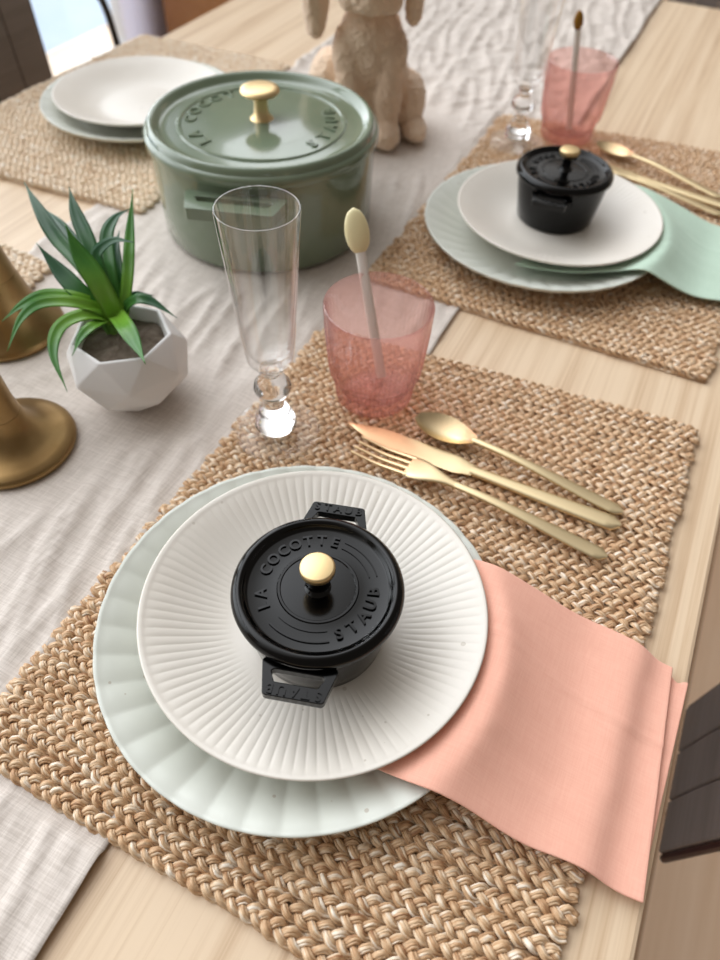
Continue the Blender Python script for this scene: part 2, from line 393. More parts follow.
# ------------------------------------------------------------------ woven placemats
MT = .0085       # mat thickness
def placemat(corners, label, nb=46, seed=1, fine=True):
    rd = random.Random(seed)
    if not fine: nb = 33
    L_, F_, R_, N_ = [Vector((p[0], p[1], 0)) for p in corners]     # near-inner, far-inner, far-outer, near-outer
    def W(u, v):                                                     # u: inner->outer (x), v: near->far (y)
        return (L_ * (1 - u) + N_ * u) * (1 - v) + (F_ * (1 - u) + R_ * u) * v
    Lx = (N_ - L_).length; Ly = (F_ - L_).length
    b = MB(); pitch = 1 / nb
    P = .0235 if fine else .0265; ns = int(Lx / P * 12)
    for k in range(nb):
        vc = (k + .5) * pitch; ph0 = rd.random() * 6; o0 = rd.uniform(-.012, .004); o1 = rd.uniform(-.004, .012)
        wob = rd.random() * 9
        for s in range(3):
            path = []
            for i in range(ns + 1):
                u = o0 + (1 + o1 - o0) * i / ns; th = 2 * PI * (u * Lx / P) + s * 2 * PI / 3 + ph0
                th += .9 * mnoise.noise(Vector((u * 9, k * 3.1, seed)))
                edge = min(1, min(i, ns - i) / 4)
                lat = ((.0036 if fine else .0052) + .0014 * mnoise.noise(Vector((u * 22, k * 1.7, s * 5 + seed)))) * math.sin(th) / Ly * (.45 + .55 * edge)
                yw = .0024 * mnoise.noise(Vector((u * 7, k * .35, seed * 3.3))) / Ly
                p = W(u, vc + lat + yw)
                z = .0048 + .0025 * math.sin(2 * th) * edge + .0008 * mnoise.noise(Vector((u * 30, k * 2.3, s * 3.1)))
                path.append((p.x, p.y, ZT + max(.0025, z)))
            subs = (-1, 0, 1) if fine else (0,)
            for e_ in subs:
                r0 = rd.uniform(.0009, .0014) if fine else rd.uniform(.0029, .0034)
                pp = []
                for i, q in enumerate(path):
                    a_ = path[max(0, i - 1)]; c_ = path[min(ns, i + 1)]; dx, dy = c_[0] - a_[0], c_[1] - a_[1]; l_ = math.hypot(dx, dy) + 1e-9
                    of = e_ * .00125 * (1 + .5 * mnoise.noise(Vector((i * .21, k * 2.1 + s, e_ * 4.0)))); 
                    pp.append((q[0] - dy / l_ * of, q[1] + dx / l_ * of, q[2] - abs(e_) * .0006 + .0006 * mnoise.noise(Vector((i * .33, k * 1.1, s * 3 + e_)))))
                b.tube(pp, lambda t, r0=r0, k=k, s=s: r0 * (1 + .3 * mnoise.noise(Vector((t * 40, k * 1.3, s * 2.2 + r0 * 1000)))), 5, .85, uvo=rd.random() * 50)
    # thin bedding strands under the braids close the gaps
    for k in range(nb + 1):
        path = [W(u, min(.995, max(.005, k * pitch))) + Vector((0, 0, ZT + .0013)) for u in np.linspace(.005, .995, 12)]
        b.tube([tuple(p) for p in path], .0022, 5, .5, uvo=rd.random() * 50)
    o = b.build('placemat', M['sea' if fine else 'sea_glare'], sharp=None, recalc=False)
    return tag(o, label, 'placemat', 'woven seagrass placemats')
placemat([(-.273, .040), (-.264, .496), (.086, .523), (.083, .036)], 'tan braided seagrass placemat under the nearest plates and peach napkin', seed=1)
placemat([(-.264, .588), (-.262, 1.035), (.088, 1.075), (.085, .589)], 'braided seagrass placemat under the mint napkin and far pot', seed=2)
placemat([(-.885, .563), (-.872, 1.025), (-.606, 1.035), (-.543, .580)], 'braided placemat with window glare in its colour, across the table under two empty stacked plates', seed=3, fine=False)
placemat([(-.905, .0), (-.902, .476), (-.556, .452), (-.56, -.02)], 'braided placemat with window glare in its colour, at the left edge behind the candlesticks', seed=4, fine=False)

# ------------------------------------------------------------------ plates
def dinner_top(r):     # upper surface above plate base
    return .0055 + .0195 * sm(.078, .137, r) * .98 if r > .078 else .0055
def dinner_profile():
    Rm = .1297; P = []
    rs = [0, .03, .055, .07, .078, .085, .092, .099, .106, .112, .118, .123, .127]
    for r in rs: P.append((r, dinner_top(r)))
    zt = dinner_top(.127)
    P += [(.1291, zt + .0012), (Rm, zt + .0003), (.1292, zt - .0015), (.127, zt - .0038)]
    for r in (.118, .106, .094, .084): P.append((r, dinner_top(r) - .0042))
    P += [(.078, .0014), (.076, 0), (.071, 0), (.069, .0015), (.03, .0015), (0, .0015)]
    return P
def dmod(k, r, z, a):
    if r > .079:
        w = sm(.079, .100, r) * (1 - .55 * sm(.120, .1297, r))
        s = abs(math.sin(a * 19))
        return r * (1 + .0018 * (s - .5) * sm(.11, .1297, r)), z + .0011 * (s - .6) * w
    return r, z
b = MB(); b.lathe(dinner_profile(), 456, dmod)
dinner = b.build('dinner_plate', M['mint_plate'], loc=(-.122, .1946, ZT + MT), sharp=None)
tag(dinner, 'large pale sage fluted dinner plate nearest the viewer, under the ribbed plate', 'plate', 'dinner plates')
def salad_top(r): return .0050 + .0185 * sm(.050, .125, r) * 1.18
def salad_profile():
    P = []
    for r in (0, .02, .04, .050, .054, .059, .065, .071, .077, .083, .089, .095, .100, .104, .1065): P.append((r, salad_top(r)))
    zt = salad_top(.1065)
    P += [(.1088, zt + .0014), (.110, zt + .0008), (.1092, zt - .0012), (.1065, zt - .0026)]
    for r in (.095, .083, .071, .062): P.append((r, salad_top(r) - .0038))
    P += [(.057, .0012), (.055, 0), (.051, 0), (.049, .0012), (0, .0012)]
    return P
def smod(k, r, z, a):
    if k <= 14 and r > .05:
        w = sm(.056, .064, r) * (.55 + .45 * sm(.06, .1, r)) * (1 - sm(.1015, .1066, r))
        return r, z + .0005 * (abs(math.sin(a * 50)) ** .7 - .6) * w
    return r, z
b = MB(); b.lathe(salad_profile(), 900, smod)
SZ = ZT + MT + .0105      # salad base (napkin folded beneath)
salad = b.build('salad_plate', M['white_plate'], loc=(-.1173, .2029, SZ), sharp=None)
tag(salad, 'ivory finely ribbed plate holding the nearest black mini pot', 'plate', 'ribbed plates')
dup(dinner, (-.1215, .7396, ZT + MT), .1, 'large pale sage plate lying on the mint napkin setting, under a white plate')
dup(salad, (-.111, .7533, SZ), .3, 'white plate carrying the far black mini pot beside the mint napkin')
dup(dinner, (-.689, .786, ZT + MT), .2, 'lower pale plate of the empty stack at top left')
dup(salad, (-.694, .788, SZ - .0035), .4, 'upper empty white plate of the stack at top left')

# ------------------------------------------------------------------ lettering
def glyphs(text, size, place, depth=.0006, bold=0.0, parent=None, mat=None):
    for i, ch in enumerate(text):
        if ch == ' ': continue
        cu = bpy.data.curves.new('t', 'FONT'); cu.body = ch; cu.size = size; cu.align_x = 'CENTER'; cu.align_y = 'CENTER'
        cu.extrude = depth; cu.offset = bold; cu.resolution_u = 3
        o = bpy.data.objects.new('t', cu); C.objects.link(o); bpy.context.view_layer.update()
        me = bpy.data.meshes.new_from_object(o.evaluated_get(bpy.context.evaluated_depsgraph_get()))
        mx = place(i); mb = MB()
        mb.add([mx @ v.co for v in me.vertices], [tuple(p.vertices) for p in me.polygons])
        bmsh = mb.build('letter', mat, parent, smooth=False)
        wd = bmesh.new(); wd.from_mesh(bmsh.data); bmesh.ops.remove_doubles(wd, verts=wd.verts, dist=1e-6); wd.to_mesh(bmsh.data); wd.free()
        bpy.data.objects.remove(o); bpy.data.meshes.remove(me)
def arc_text(text, size, r, a0, a1, z, inward=False, **k):
    n = len(text) - 1
    def pl(i):
        a = R(a0 + (a1 - a0) * i / n)
        return Matrix.Translation((r * math.cos(a), r * math.sin(a), z)) @ Matrix.Rotation(a + (PI / 2 if inward else -PI / 2), 4, 'Z')
    glyphs(text, size, pl, **k)
def arc_bar(mb, r0, r1, a0, a1, z0, z1, n=24):
    rings = []
    for i in range(n + 1):
        a = R(a0 + (a1 - a0) * i / n); c, s = math.cos(a), math.sin(a)
        rings.append([(r0 * c, r0 * s, z0), (r1 * c, r1 * s, z0), (r1 * c, r1 * s, z1), (r0 * c, r0 * s, z1)])
    mb.loft(rings)

# ------------------------------------------------------------------ cast iron pots
def loop_handle(root, tip, hw0, hw1, slot0, slot1, sw0, sw1, z0, z1):
    """flat loop handle pointing along +x, its slot between slot0 and slot1"""
    mb = MB(); n = 8
    def rrect(x0, x1, w0, w1, r):
        pts = []
        cs = [(x0 + r, -w0 + r, PI, 1.5 * PI), (x1 - r, -w1 + r, 1.5 * PI, 2 * PI), (x1 - r, w1 - r, 0, .5 * PI), (x0 + r, w0 - r, .5 * PI, PI)]
        for cx, cy, a0, a1 in cs:
            for i in range(n):
                a = a0 + (a1 - a0) * i / (n - 1); pts.append((cx + r * math.cos(a), cy + r * math.sin(a)))
        return pts
    sc = (tip - root)
    O = rrect(root, tip, hw0, hw1, sc * .12); I = rrect(slot0, slot1, sw0, sw1, (slot1 - slot0) * .3); m = len(O)
    vs = [(x, y, z1) for x, y in O] + [(x, y, z1) for x, y in I] + [(x, y, z0) for x, y in I] + [(x, y, z0) for x, y in O]
    fs = []
    for a in range(4):
        for i in range(m):
            j = (i + 1) % m; A = a * m; B = ((a + 1) % 4) * m
            fs.append((A + i, A + j, B + j, B + i))
    mb.add(vs, fs); return mb
def pot(name, label, loc_, rz, s, mat, letters, group, H):
    """lidded cast iron pot; H: dict of real radii and heights"""
    t = thing(name, label, 'pot', loc_, rz, group)
    rt, rb, hb, rl = H['rt'], H['rb'], H['hb'], H['rl']; w = H['w']
    pr = [(0, 0), (rb * .90, 0), (rb * .965, hb * .015), (rb, hb * .07), (rb + (rt - rb) * .35, hb * .35), (rt - (rt - rb) * .12, hb * .75), (rt, hb * .97), (rt * .998, hb),
          (rt - w, hb), (rt - w * 1.1, hb * .9), (rb - w, hb * .12), (rb * .8, hb * .07), (0, hb * .07)]
    b = MB(); b.lathe(pr, 96); body = b.build('body', mat, t, sharp=50)
    for k in (0, 1):
        h = loop_handle(rt - w * .5, H['tip'], H['hw0'], H['hw1'], rt + H['s0'], H['s1'], H['sw0'], H['sw1'], H['hz'] - H['ht'] / 2, H['hz'] + H['ht'] / 2)
        ho = h.build('handle', mat, t, rot=(0, 0, PI * k + H['ha']), sharp=35); bevel(ho, H['ht'] * .22, 3)
        if letters:
            xm = (H['tip'] + H['s1']) / 2; sp = H['hw1'] * 1.55 / 4; zz = H['hz'] + H['ht'] / 2
            glyphs('STAUB', H['fs'], lambda i: Matrix.Translation((xm, (2 - i) * sp, zz)) @ Matrix.Rotation(-PI / 2, 4, 'Z'), depth=.0009 * s, bold=.00012 * s, parent=ho, mat=mat)
    # lid
    z0 = hb + .0004; L = H['lid']
    lp = [(r * rl, z0 + z * s) for r, z in L]
    b = MB(); b.lathe(lp, 128); lid = b.build('lid', mat, t, sharp=45)
    zt = z0 + H['zt'] * s
    b = MB()
    for rr in H['rings']:
        c = rr * rl; q = .0013 * s
        b.lathe([(c - q * 1.3, zt - q * .3), (c - q * .5, zt + q * .7), (c + q * .5, zt + q * .7), (c + q * 1.3, zt - q * .3)], 96)
    for a0, a1, r0, r1 in H['bars']: arc_bar(b, r0 * rl, r1 * rl, a0, a1, zt - .0003 * s, zt + .0006 * s)
    b.build('relief_ring', mat, lid, sharp=50)
    for (tx, a0, a1, inw) in H['text']: arc_text(tx, H['ts'], H['tr'] * rl, a0, a1, zt + .0001 * s, inw, depth=.0011 * s, bold=.0002 * s, parent=lid, mat=mat)
    kp = H['knob']; b = MB(); b.lathe([(r, zt + z) for r, z in H['post']], 40); kb = b.build('knob_post', H['postmat'], lid, sharp=50)
    b = MB(); b.lathe([(r, zt + z) for r, z in kp], 64); b.build('knob', M['knob_brass'], lid, sharp=50)
    return t
mini = dict(rt=.0475, rb=.0415, hb=.0475, rl=.0514, w=.0035, tip=.0675, hw0=.0215, hw1=.0175, s0=.0045, s1=.0592, sw0=.0150, sw1=.0132,
            hz=.0440, ht=.0056, ha=0, fs=.0078,
            lid=[(0, .001), (.88, .001), (.91, -.0015), (.93, -.0005), (.965, 0), (.995, .0012), (1, .003), (.99, .0052), (.955, .0074), (.915, .0086), (.885, .0084), (.855, .0066), (.83, .0046), (.80, .0040),
                 (.50, .0042), (.46, .0044), (.30, .0046), (.12, .0052), (0, .0052)],
            zt=.0042, rings=(.45,), bars=((-16, -67, .60, .615), (-158, -218, .56, .575), (-158, -218, .69, .705), (-16, -67, .69, .705)), ts=.0098, tr=.645,
            text=(('LA COCOTTE', 122.4, -6.6, False), ('STAUB', -147.3, -85.3, True)),
            post=[(0, .0005), (.0085, .0005), (.0062, .002), (.0048, .005), (.0046, .0145), (0, .0145)],
            knob=[(0, .0142), (.0058, .0142), (.0084, .0158), (.0099, .0178), (.0103, .0190), (.0103, .0216), (.0098, .0226), (.009, .0229), (0, .0230)], postmat=M['black_enamel'])
CZ = SZ + .0052
p1 = pot('mini_cocotte', 'black lidded mini cast iron pot on the nearest ribbed plate', (-.1103, .1956, CZ), R(106), 1, M['black_enamel'], True, 'black mini pots', mini)
dup(p1, (-.1170, .7685, CZ), R(92), 'small black lidded pot on the far white plate by the mint napkin')
big = dict(rt=.1170, rb=.1150, hb=.0965, rl=.1212, w=.006, tip=.147, hw0=.050, hw1=.043, s0=.007, s1=.133, sw0=.038, sw1=.035,
           hz=.083, ht=.012, ha=R(-72), fs=.017,
           lid=[(0, .001), (.90, .001), (.925, -.0015), (.95, 0), (.985, .0001), (.997, .0004), (1, .0014), (.998, .0040), (.988, .0051), (.970, .0056), (.961, .0072), (.952, .0084), (.938, .0090), (.922, .0090), (.902, .0082), (.878, .0064), (.862, .0055), (.84, .0052), (.80, .0052),
                (.50, .0062), (.46, .0064), (.30, .0068), (.12, .0072), (0, .0072)],
           zt=.0054, rings=(.47, .70), bars=(), ts=.0185, tr=.60,
           text=(('LA COCOTTE', 250, 120, False), ('STAUB', -16, 46, True)),
           post=[(0, .001), (.019, .001), (.012, .0035), (.0080, .008), (.0068, .016), (.0072, .024), (0, .024)],
           knob=[(0, .0235), (.008, .0235), (.0125, .0255), (.0182, .0280), (.0200, .0305), (.0188, .0330), (.014, .0344), (0, .0348)], postmat=M['knob_brass'])
pot('dutch_oven', 'large sage green round cast iron pot with brass lid knob', (-.4132, .6453, ZT + .0022), 0, 2.0, M['green_enamel'], False, None, big)

# ------------------------------------------------------------------ glasses
def flute(label, loc_, rz):
    t = thing('champagne_flute', label, 'glass', loc_, rz, 'clear champagne flutes')
    prof_o = [(0, .0695), (.0075, .0695), (.0095, .0705), (.0150, .0742), (.0176, .0785), (.0186, .084), (.0205, .103), (.0240, .150), (.0276, .1975), (.0273, .1989), (.0264, .1989)]
    prof_i = [(.0260, .1972), (.0225, .150), (.0189, .103), (.0168, .088), (.0150, .0835), (.0110, .0805), (.005, .0793), (0, .0790)]
    b = MB(); b.lathe(prof_o + prof_i, 96); b.build('bowl', M['thin_glass'], t, sharp=60)
    b = MB(); b.lathe([(0, .0690), (.0088, .0690), (.0078, .0665), (.0062, .0625), (.0064, .0595), (.0108, .0570), (.0142, .0530), (.0150, .0490), (.0136, .0450), (.0086, .0415), (.0066, .0385), (.0068, .0345), (.0095, .0305),
                             (.0118, .0275), (.0118, .0248), (.0136, .0222), (.0158, .0185), (.0164, .0160), (.0154, .0132), (.0160, .0110), (.0168, .0092), (0, .0092)], 64); b.build('stem', M['glass'], t, sharp=60)
    b = MB(); b.lathe([(0, .0089), (.0168, .0089), (.0185, .0076), (.0215, .0062), (.0290, .0040), (.0350, .0026), (.0362, .0016), (.0356, .0005), (.033, .0001), (.012, .0008), (0, .0012)], 96)
    b.build('foot', M['foot_glass'], t, sharp=60)
    return t
f1 = flute('clear champagne flute in front of the green pot', (-.233, .3507, ZT + .0088), 0)
dup(f1, (-.2175, .953, ZT + .0088), 0, 'clear champagne flute at the far setting beside a pink tumbler')
def tumbler(label, loc_):
    o_ = [(0, .0008), (.022, .0008), (.026, 0), (.0312, .0008), (.0326, .003), (.0336, .012), (.0346, .022), (.0350, .0262), (.0378, .0280), (.0387, .031), (.0405, .050), (.0425, .075), (.0434, .0855), (.0438, .0935), (.0434, .0948), (.0425, .0950)]
    i_ = [(.0418, .0940), (.0412, .0855), (.0402, .075), (.0382, .050), (.0362, .032), (.0340, .0290), (.0328, .0266), (.0320, .0215), (.0308, .0135), (.028, .0108), (.02, .0102), (0, .0102)]
    P = o_ + i_
    def md(k, r, z, a):
        if 3 <= k <= 11: return r + .0012 * abs(math.sin(a * 30)) ** .8 - .0006, z
        return r, z
    b = MB(); b.lathe(P, 480, md); o = b.build('tumbler', M['thin_pink'], loc=loc_, sharp=60)
    return tag(o, label, 'glass', 'pink ribbed tumblers')
t1 = tumbler('pink ribbed tumbler with a cream topped stirrer, nearest one', (-.1795, .4285, ZT + .0088))
t2 = t1.copy(); C.objects.link(t2); t2.location = (-.1638, 1.0022, ZT + .0088); t2['label'] = 'pink tumbler at the far setting holding an amber topped stirrer'
def stirrer(bottom, top_, headlen, headw, hm, label):
    B, T_ = Vector(bottom), Vector(top_); L = (T_ - B).length
    t = thing('drink_stirrer', label, 'stirrer', B, 0, 'stirrers in the tumblers')
    z = (T_ - B).normalized(); view = Vector((.26, -.6, .75)); x = view.cross(z).normalized(); y = z.cross(x)
    t.rotation_euler = Matrix((x, y, z)).transposed().to_euler()
    b = MB(); rings = []
    for s in np.linspace(0, L - headlen * .85, 8):
        rings.append([(.0042 * math.cos(a), .0018 * math.sin(a), s) for a in np.linspace(0, 2 * PI, 12, endpoint=False)])
    b.loft(rings); b.build('stick', M['stick_white'], t, sharp=60)
    b = MB(); rings = []
    for q in np.linspace(0, 1, 15):
        w = max(.0006, headw * math.sqrt(max(0, 1 - (2 * q - 1) ** 2))) * (1 - .12 * q); th = max(.0005, .0042 * math.sqrt(max(0, 1 - (2 * q - 1) ** 2)))
        rings.append([(w * math.cos(a), th * math.sin(a), L - headlen + headlen * q) for a in np.linspace(0, 2 * PI, 20, endpoint=False)])
    b.loft(rings); b.build('paddle', hm, t, sharp=70)
    return t
stirrer((-.1775, .4390, ZT + .0206), (-.2255, .474, ZT + .149), .036, .0105, M['cream'], 'white stirrer with a rounded cream head standing in the nearest tumbler')
stirrer((-.1600, .9985, ZT + .0206), (-.186, 1.019, ZT + .150), .022, .0065, M['amber'], 'stirrer with a small amber head standing in the far tumbler')

# ------------------------------------------------------------------ cutlery (local +x from tip to handle end)
def ring(x, hw, th, zc, n=14, p=2.6):
    out = []
    for k in range(n):
        a = 2 * PI * k / n; c, s = math.cos(a), math.sin(a)
        out.append((x, hw * abs(c) ** (2 / p) * (1 if c >= 0 else -1), zc + th * abs(s) ** (2 / p) * (1 if s >= 0 else -1)))
    return out
HX = [0, .02, .045, .07, .085, .09, .0925]
def handle(L, x0, zc0, zc1, w0=.0032, w1=.0062, arch=.004):
    b = MB(); rings = []
    for q in np.linspace(0, 1, 26):
        x = x0 + (L - x0) * q
        w = w0 + (w1 - w0) * sm(0, .9, q)
        if q > .965: w *= math.sqrt(max(.05, 1 - ((q - .965) / .036) ** 2))
        z = zc0 + (zc1 - zc0) * q + arch * math.sin(PI * min(1, q * 1.1)) * (1 - q)
        rings.append(ring(x, w, .0019 - .0004 * sm(.2, 1, q), z))
    b.loft(rings); return b
def knife(label, loc_, rz):
    t = thing('knife', label, 'knife', loc_, rz, 'gold knives'); L = .230
    b = MB(); rings = []
    for q in np.linspace(0, 1, 24):
        x = .112 * q
        top_ = .0035 + .0058 * sm(0, .35, q) ** .8; bot = -(.0005 + .0088 * sm(0, .28, q) ** .9)
        if q > .86: k = sm(.86, 1, q); top_ = top_ * (1 - k) + .0055 * k; bot = bot * (1 - k) - .0055 * k
        if q < .05: top_ *= .4 + 12 * q; bot *= .4 + 12 * q
        th = .0009 + .0008 * sm(.75, 1, q)
        rings.append([(x, y, .0028 + z) for y, z in ((bot, -th * .3), (bot * .4, -th), (top_ * .8, -th), (top_, -th * .6), (top_, th * .6), (top_ * .8, th), (bot * .4, th), (bot, th * .3))])
    b.loft(rings); b.build('blade', M['gold'], t, sharp=50)
    b = MB(); rings = []
    for q in np.linspace(0, 1, 22):
        x = .110 + (L - .110) * q; w = .0048 + .0026 * sm(0, .9, q)
        if q > .97: w *= math.sqrt(max(.05, 1 - ((q - .97) / .031) ** 2))
        rings.append(ring(x, w, .0024, .0028))
    b.loft(rings); b.build('handle', M['gold'], t, sharp=60); return t
def fork(label, loc_, rz):
    t = thing('fork', label, 'fork', loc_, rz, 'gold forks'); L = .212
    b = MB()
    def zc(x): return .0035 + .007 * sm(0, .085, x) ** 1.0 * (1 - .25 * sm(.06, .1, x)) + .003 * (1 - sm(0, .03, x))
    for k in range(4):
        rings = []; yo = (k - 1.5) * .0062
        for q in np.linspace(0, 1, 12):
            x = .002 + .050 * q; rings.append(ring(x, .0010 + .0009 * q, .0010 + .0004 * q, zc(x), 8))
            rings[-1] = [(a, yo * (1 - .02 * q) + c, d) for a, c, d in rings[-1]]
        b.loft(rings)
    rings = []
    for q in np.linspace(0, 1, 14):
        x = .0495 + .040 * q; w = .0112 * (1 - sm(.15, 1, q)) + .0034 * sm(.15, 1, q); rings.append(ring(x, w, .0014 + .0006 * q, zc(x)))
    b.loft(rings); b.build('tined_head', M['gold'], t, sharp=60)
    handle(L, .088, zc(.0895), .0032, .0034, .0062, .003).build('handle', M['gold'], t, sharp=60); return t
def spoon(label, loc_, rz):
    t = thing('spoon', label, 'spoon', loc_, rz, 'gold spoons'); L = .182
    b = MB(); n = 20; m = 24; vs = []; fs = []
    for layer in (0, 1):
        for i in range(n + 1):
            q = i / n; x = .002 + .054 * q
            hw = .0165 * math.sin(PI * min(1, max(.0, (q * .93 + .035)))) ** .62 * (1 - .22 * q)
            for j in range(m + 1):
                v = 2 * j / m - 1; y = hw * v
                d = (1 - v * v) * math.sin(PI * q) ** .7 * .0075
                z = .0088 - d - .0008 * layer + .0015 * sm(.7, 1, q)
                vs.append((x, y, z))
    row = m + 1; off = (n + 1) * row
    for i in range(n):
        for j in range(m):
            a = i * row + j; fs.append((a, a + 1, a + row + 1, a + row)); a += off; fs.append((a, a + row, a + row + 1, a + 1))
    per = [i for i in range(row)] + [i * row + m for i in range(1, n + 1)] + [n * row + j for j in range(m - 1, -1, -1)] + [i * row for i in range(n - 1, 0, -1)]
    for k in range(len(per)):
        a, c = per[k], per[(k + 1) % len(per)]; fs.append((a, c, c + off, a + off))
    b.add(vs, fs); b.build('bowl', M['gold'], t, sharp=60)
    handle(L, .0535, .0092, .0030, .0030, .0058, .0035).build('handle', M['gold'], t, sharp=60); return t
def place(fn, src, a, b_, label, z=MT + .0003):
    rz = math.atan2(b_[1] - a[1], b_[0] - a[0]); lo = (a[0], a[1], ZT + z)
    return fn(label, lo, rz) if src is None else dup(src, lo, rz, label)
k1 = place(knife, None, (-.182, .382), (.048, .380), 'gold knife lying between fork and spoon on the nearest placemat')
g1 = place(fork, None, (-.166, .362), (.046, .347), 'gold fork closest to the peach napkin on the nearest placemat')
s1 = place(spoon, None, (-.134, .4125), (.043, .394), 'gold spoon beside the nearest pink tumbler on the placemat')
place(None, k1, (-.160, .950), (.054, .912), 'gold knife of the far setting, between its fork and spoon')
place(None, g1, (-.150, .930), (.052, .889), 'gold fork of the far setting, closest to the mint napkin')
place(None, s1, (-.121, .990), (.054, .928), 'gold spoon of the far setting behind the far black pot')

# ------------------------------------------------------------------ napkins (draped over the plate rim)
def napkin(quad, pc, sc, matpoly, eps, nu=90, nv=64, iters=900, wav=1, seed=0):
    """quad: inner-near, outer-near, outer-far, inner-far ; returns vertex grid"""
    A, B, Cc, D = [np.array(q) for q in quad]
    u = np.linspace(0, 1, nu)[:, None, None]; v = np.linspace(0, 1, nv)[None, :, None]
    P = (A * (1 - u) + B * u) * (1 - v) + (D * (1 - u) + Cc * u) * v
    x = P[..., 0].copy(); y = P[..., 1].copy()
    e = np.minimum(np.minimum(v[..., 0], 1 - v[..., 0]) * 6, 1)
    for i in range(nu):
        w = .004 * mnoise.noise(Vector((i / nu * 4.2, seed, 0))) ; w2 = .004 * mnoise.noise(Vector((i / nu * 3.6, seed + 5, 0)))
        t = np.linspace(0, 1, nv); y[i] += w * (1 - t) ** 3 + w2 * t ** 3
    r = np.hypot(x - pc[0], y - pc[1])
    dt = np.vectorize(dinner_top)(r) + MT + .0014
    S = np.where(r < .1305, dt, 0)
    inmat = (x < matpoly[1]) & (y > matpoly[2]) & (y < matpoly[3])
    S = np.maximum(S, np.where(inmat, MT + .0005, .0004))
    z = S + .03
    t_ = np.clip((np.linspace(0, 1, nu)[:, None] - .62) / .38, 0, 1); gs = .000024 + .00016 * t_ * t_
    for _ in range(iters):
        zp = np.pad(z, 1, mode='edge'); av = (zp[:-2, 1:-1] + zp[2:, 1:-1] + zp[1:-1, :-2] + zp[1:-1, 2:]) / 4
        z = np.maximum(S, av - gs)
    for _ in range(14):
        zp = np.pad(z, 1, mode='edge'); z = np.maximum(S, (zp[:-2, 1:-1] + zp[2:, 1:-1] + zp[1:-1, :-2] + zp[1:-1, 2:]) / 4 + .00012)
    rs = np.hypot(x - sc[0], y - sc[1])
    pk = np.clip((rs - .066) / .05, 0, 1); pk = pk * pk * (3 - 2 * pk); z = S * (1 - pk) + z * pk      # pressed flat under the upper plate
    for i in range(nu):
        for j in range(nv):
            h = .0008 * mnoise.noise(Vector((x[i, j] * 24, y[i, j] * 22, seed))) + .0006 * mnoise.noise(Vector((x[i, j] * 14 + 3, y[i, j] * 70, seed + 2)))
            cr = abs(v[0, j, 0] - (.66 + .05 * math.sin(i * .06))); h += .0011 * math.exp(-(cr / .012) ** 2) * wav
            k = sm(.095, .125, rs[i, j])
            z[i, j] += eps * k + (h + .0006) * k * wav + eps * .35 * (1 - k)
    return x, y, z
def grid_mesh(x, y, z, th, name, mat, parent=None, origin=(0, 0)):
    nu, nv = x.shape; b = MB()
    vs = [(x[i, j] - origin[0], y[i, j] - origin[1], ZT + z[i, j]) for i in range(nu) for j in range(nv)]
    fs = [(i * nv + j, (i + 1) * nv + j, (i + 1) * nv + j + 1, i * nv + j + 1) for i in range(nu - 1) for j in range(nv - 1)]
    b.add(vs, fs); o = b.build(name, mat, parent, sharp=None, recalc=False)
    so = o.modifiers.new('solid', 'SOLIDIFY'); so.thickness = th; so.offset = 1
    bv = o.modifiers.new('bev', 'BEVEL'); bv.width = th * .45; bv.segments = 2; bv.limit_method = 'ANGLE'; bv.angle_limit = R(60)
    return o
def napkin_pair(quad_top, quad_low, pc, sc, mp, mat, label, seed):
    x, y, z = napkin(quad_top, pc, sc, mp, .0044, seed=seed)
    o = grid_mesh(x, y, z, .0016, 'napkin', mat); tag(o, label, 'napkin', 'linen napkins')
    x, y, z = napkin(quad_low, pc, sc, mp, .0002, nu=16, nv=44, wav=.5, seed=seed + 9)
    grid_mesh(x, y, z, .0016, 'under_fold', mat, o)
    return o
napkin_pair([(-.095, .128), (.1155, .137), (.1055, .286), (-.085, .283)], [(.094, .160), (.1150, .166), (.1178, .279), (.094, .276)],
            (-.122, .1946), (-.1173, .2029), (-.262, .085, .037, .523), M['peach'], 'peach linen napkin tucked under the nearest ribbed plate, reaching the table edge', 3)
napkin_pair([(-.125, .650), (.112, .716), (.108, .850), (-.10, .852)], [(.09, .735), (.109, .740), (.113, .846), (.09, .850)],
            (-.1215, .7396), (-.111, .7533), (-.264, .086, .588, 1.05), M['mint'], 'mint green napkin tucked under the far white plate', 21)

# ------------------------------------------------------------------ potted succulent
PX, PY = -.3685, .3415
pl = thing('potted_plant', 'green strap leaved succulent in a white faceted pot on the runner', 'plant', (PX, PY, ZT + .0012))
b = MB()
seg = 7
def rg(r, z, off): return [(r * math.cos(2 * PI * (i + off) / seg), r * math.sin(2 * PI * (i + off) / seg), z) for i in range(seg)]
r0, r1, r2, r3, r4, r5 = rg(.025, 0, 0), rg(.0475, .022, .5), rg(.0515, .042, 0), rg(.0405, .066, .5), rg(.0375, .066, .5), rg(.036, .050, .5)
vs = r0 + r1 + r2 + r3 + r4 + r5; fs = [tuple(range(seg - 1, -1, -1)), tuple(5 * seg + i for i in range(seg))]
for i in range(seg):
    j = (i + 1) % seg; p = (i - 1) % seg
    fs += [(i, j, seg + i), (seg + i, j, seg + j)]
    fs += [(seg + i, seg + j, 2 * seg + j), (seg + i, 2 * seg + j, 2 * seg + i)]
    fs += [(2 * seg + i, 2 * seg + j, 3 * seg + i), (2 * seg + j, 3 * seg + j, 3 * seg + i)]
    fs += [(3 * seg + i, 3 * seg + j, 4 * seg + j, 4 * seg + i), (4 * seg + i, 4 * seg + j, 5 * seg + j, 5 * seg + i)]
b.add(vs, fs); po = b.build('pot', M['planter'], pl, smooth=True, sharp=75)
bv = po.modifiers.new('bev', 'BEVEL'); bv.width = .006; bv.segments = 5; bv.limit_method = 'ANGLE'; bv.angle_limit = R(8)
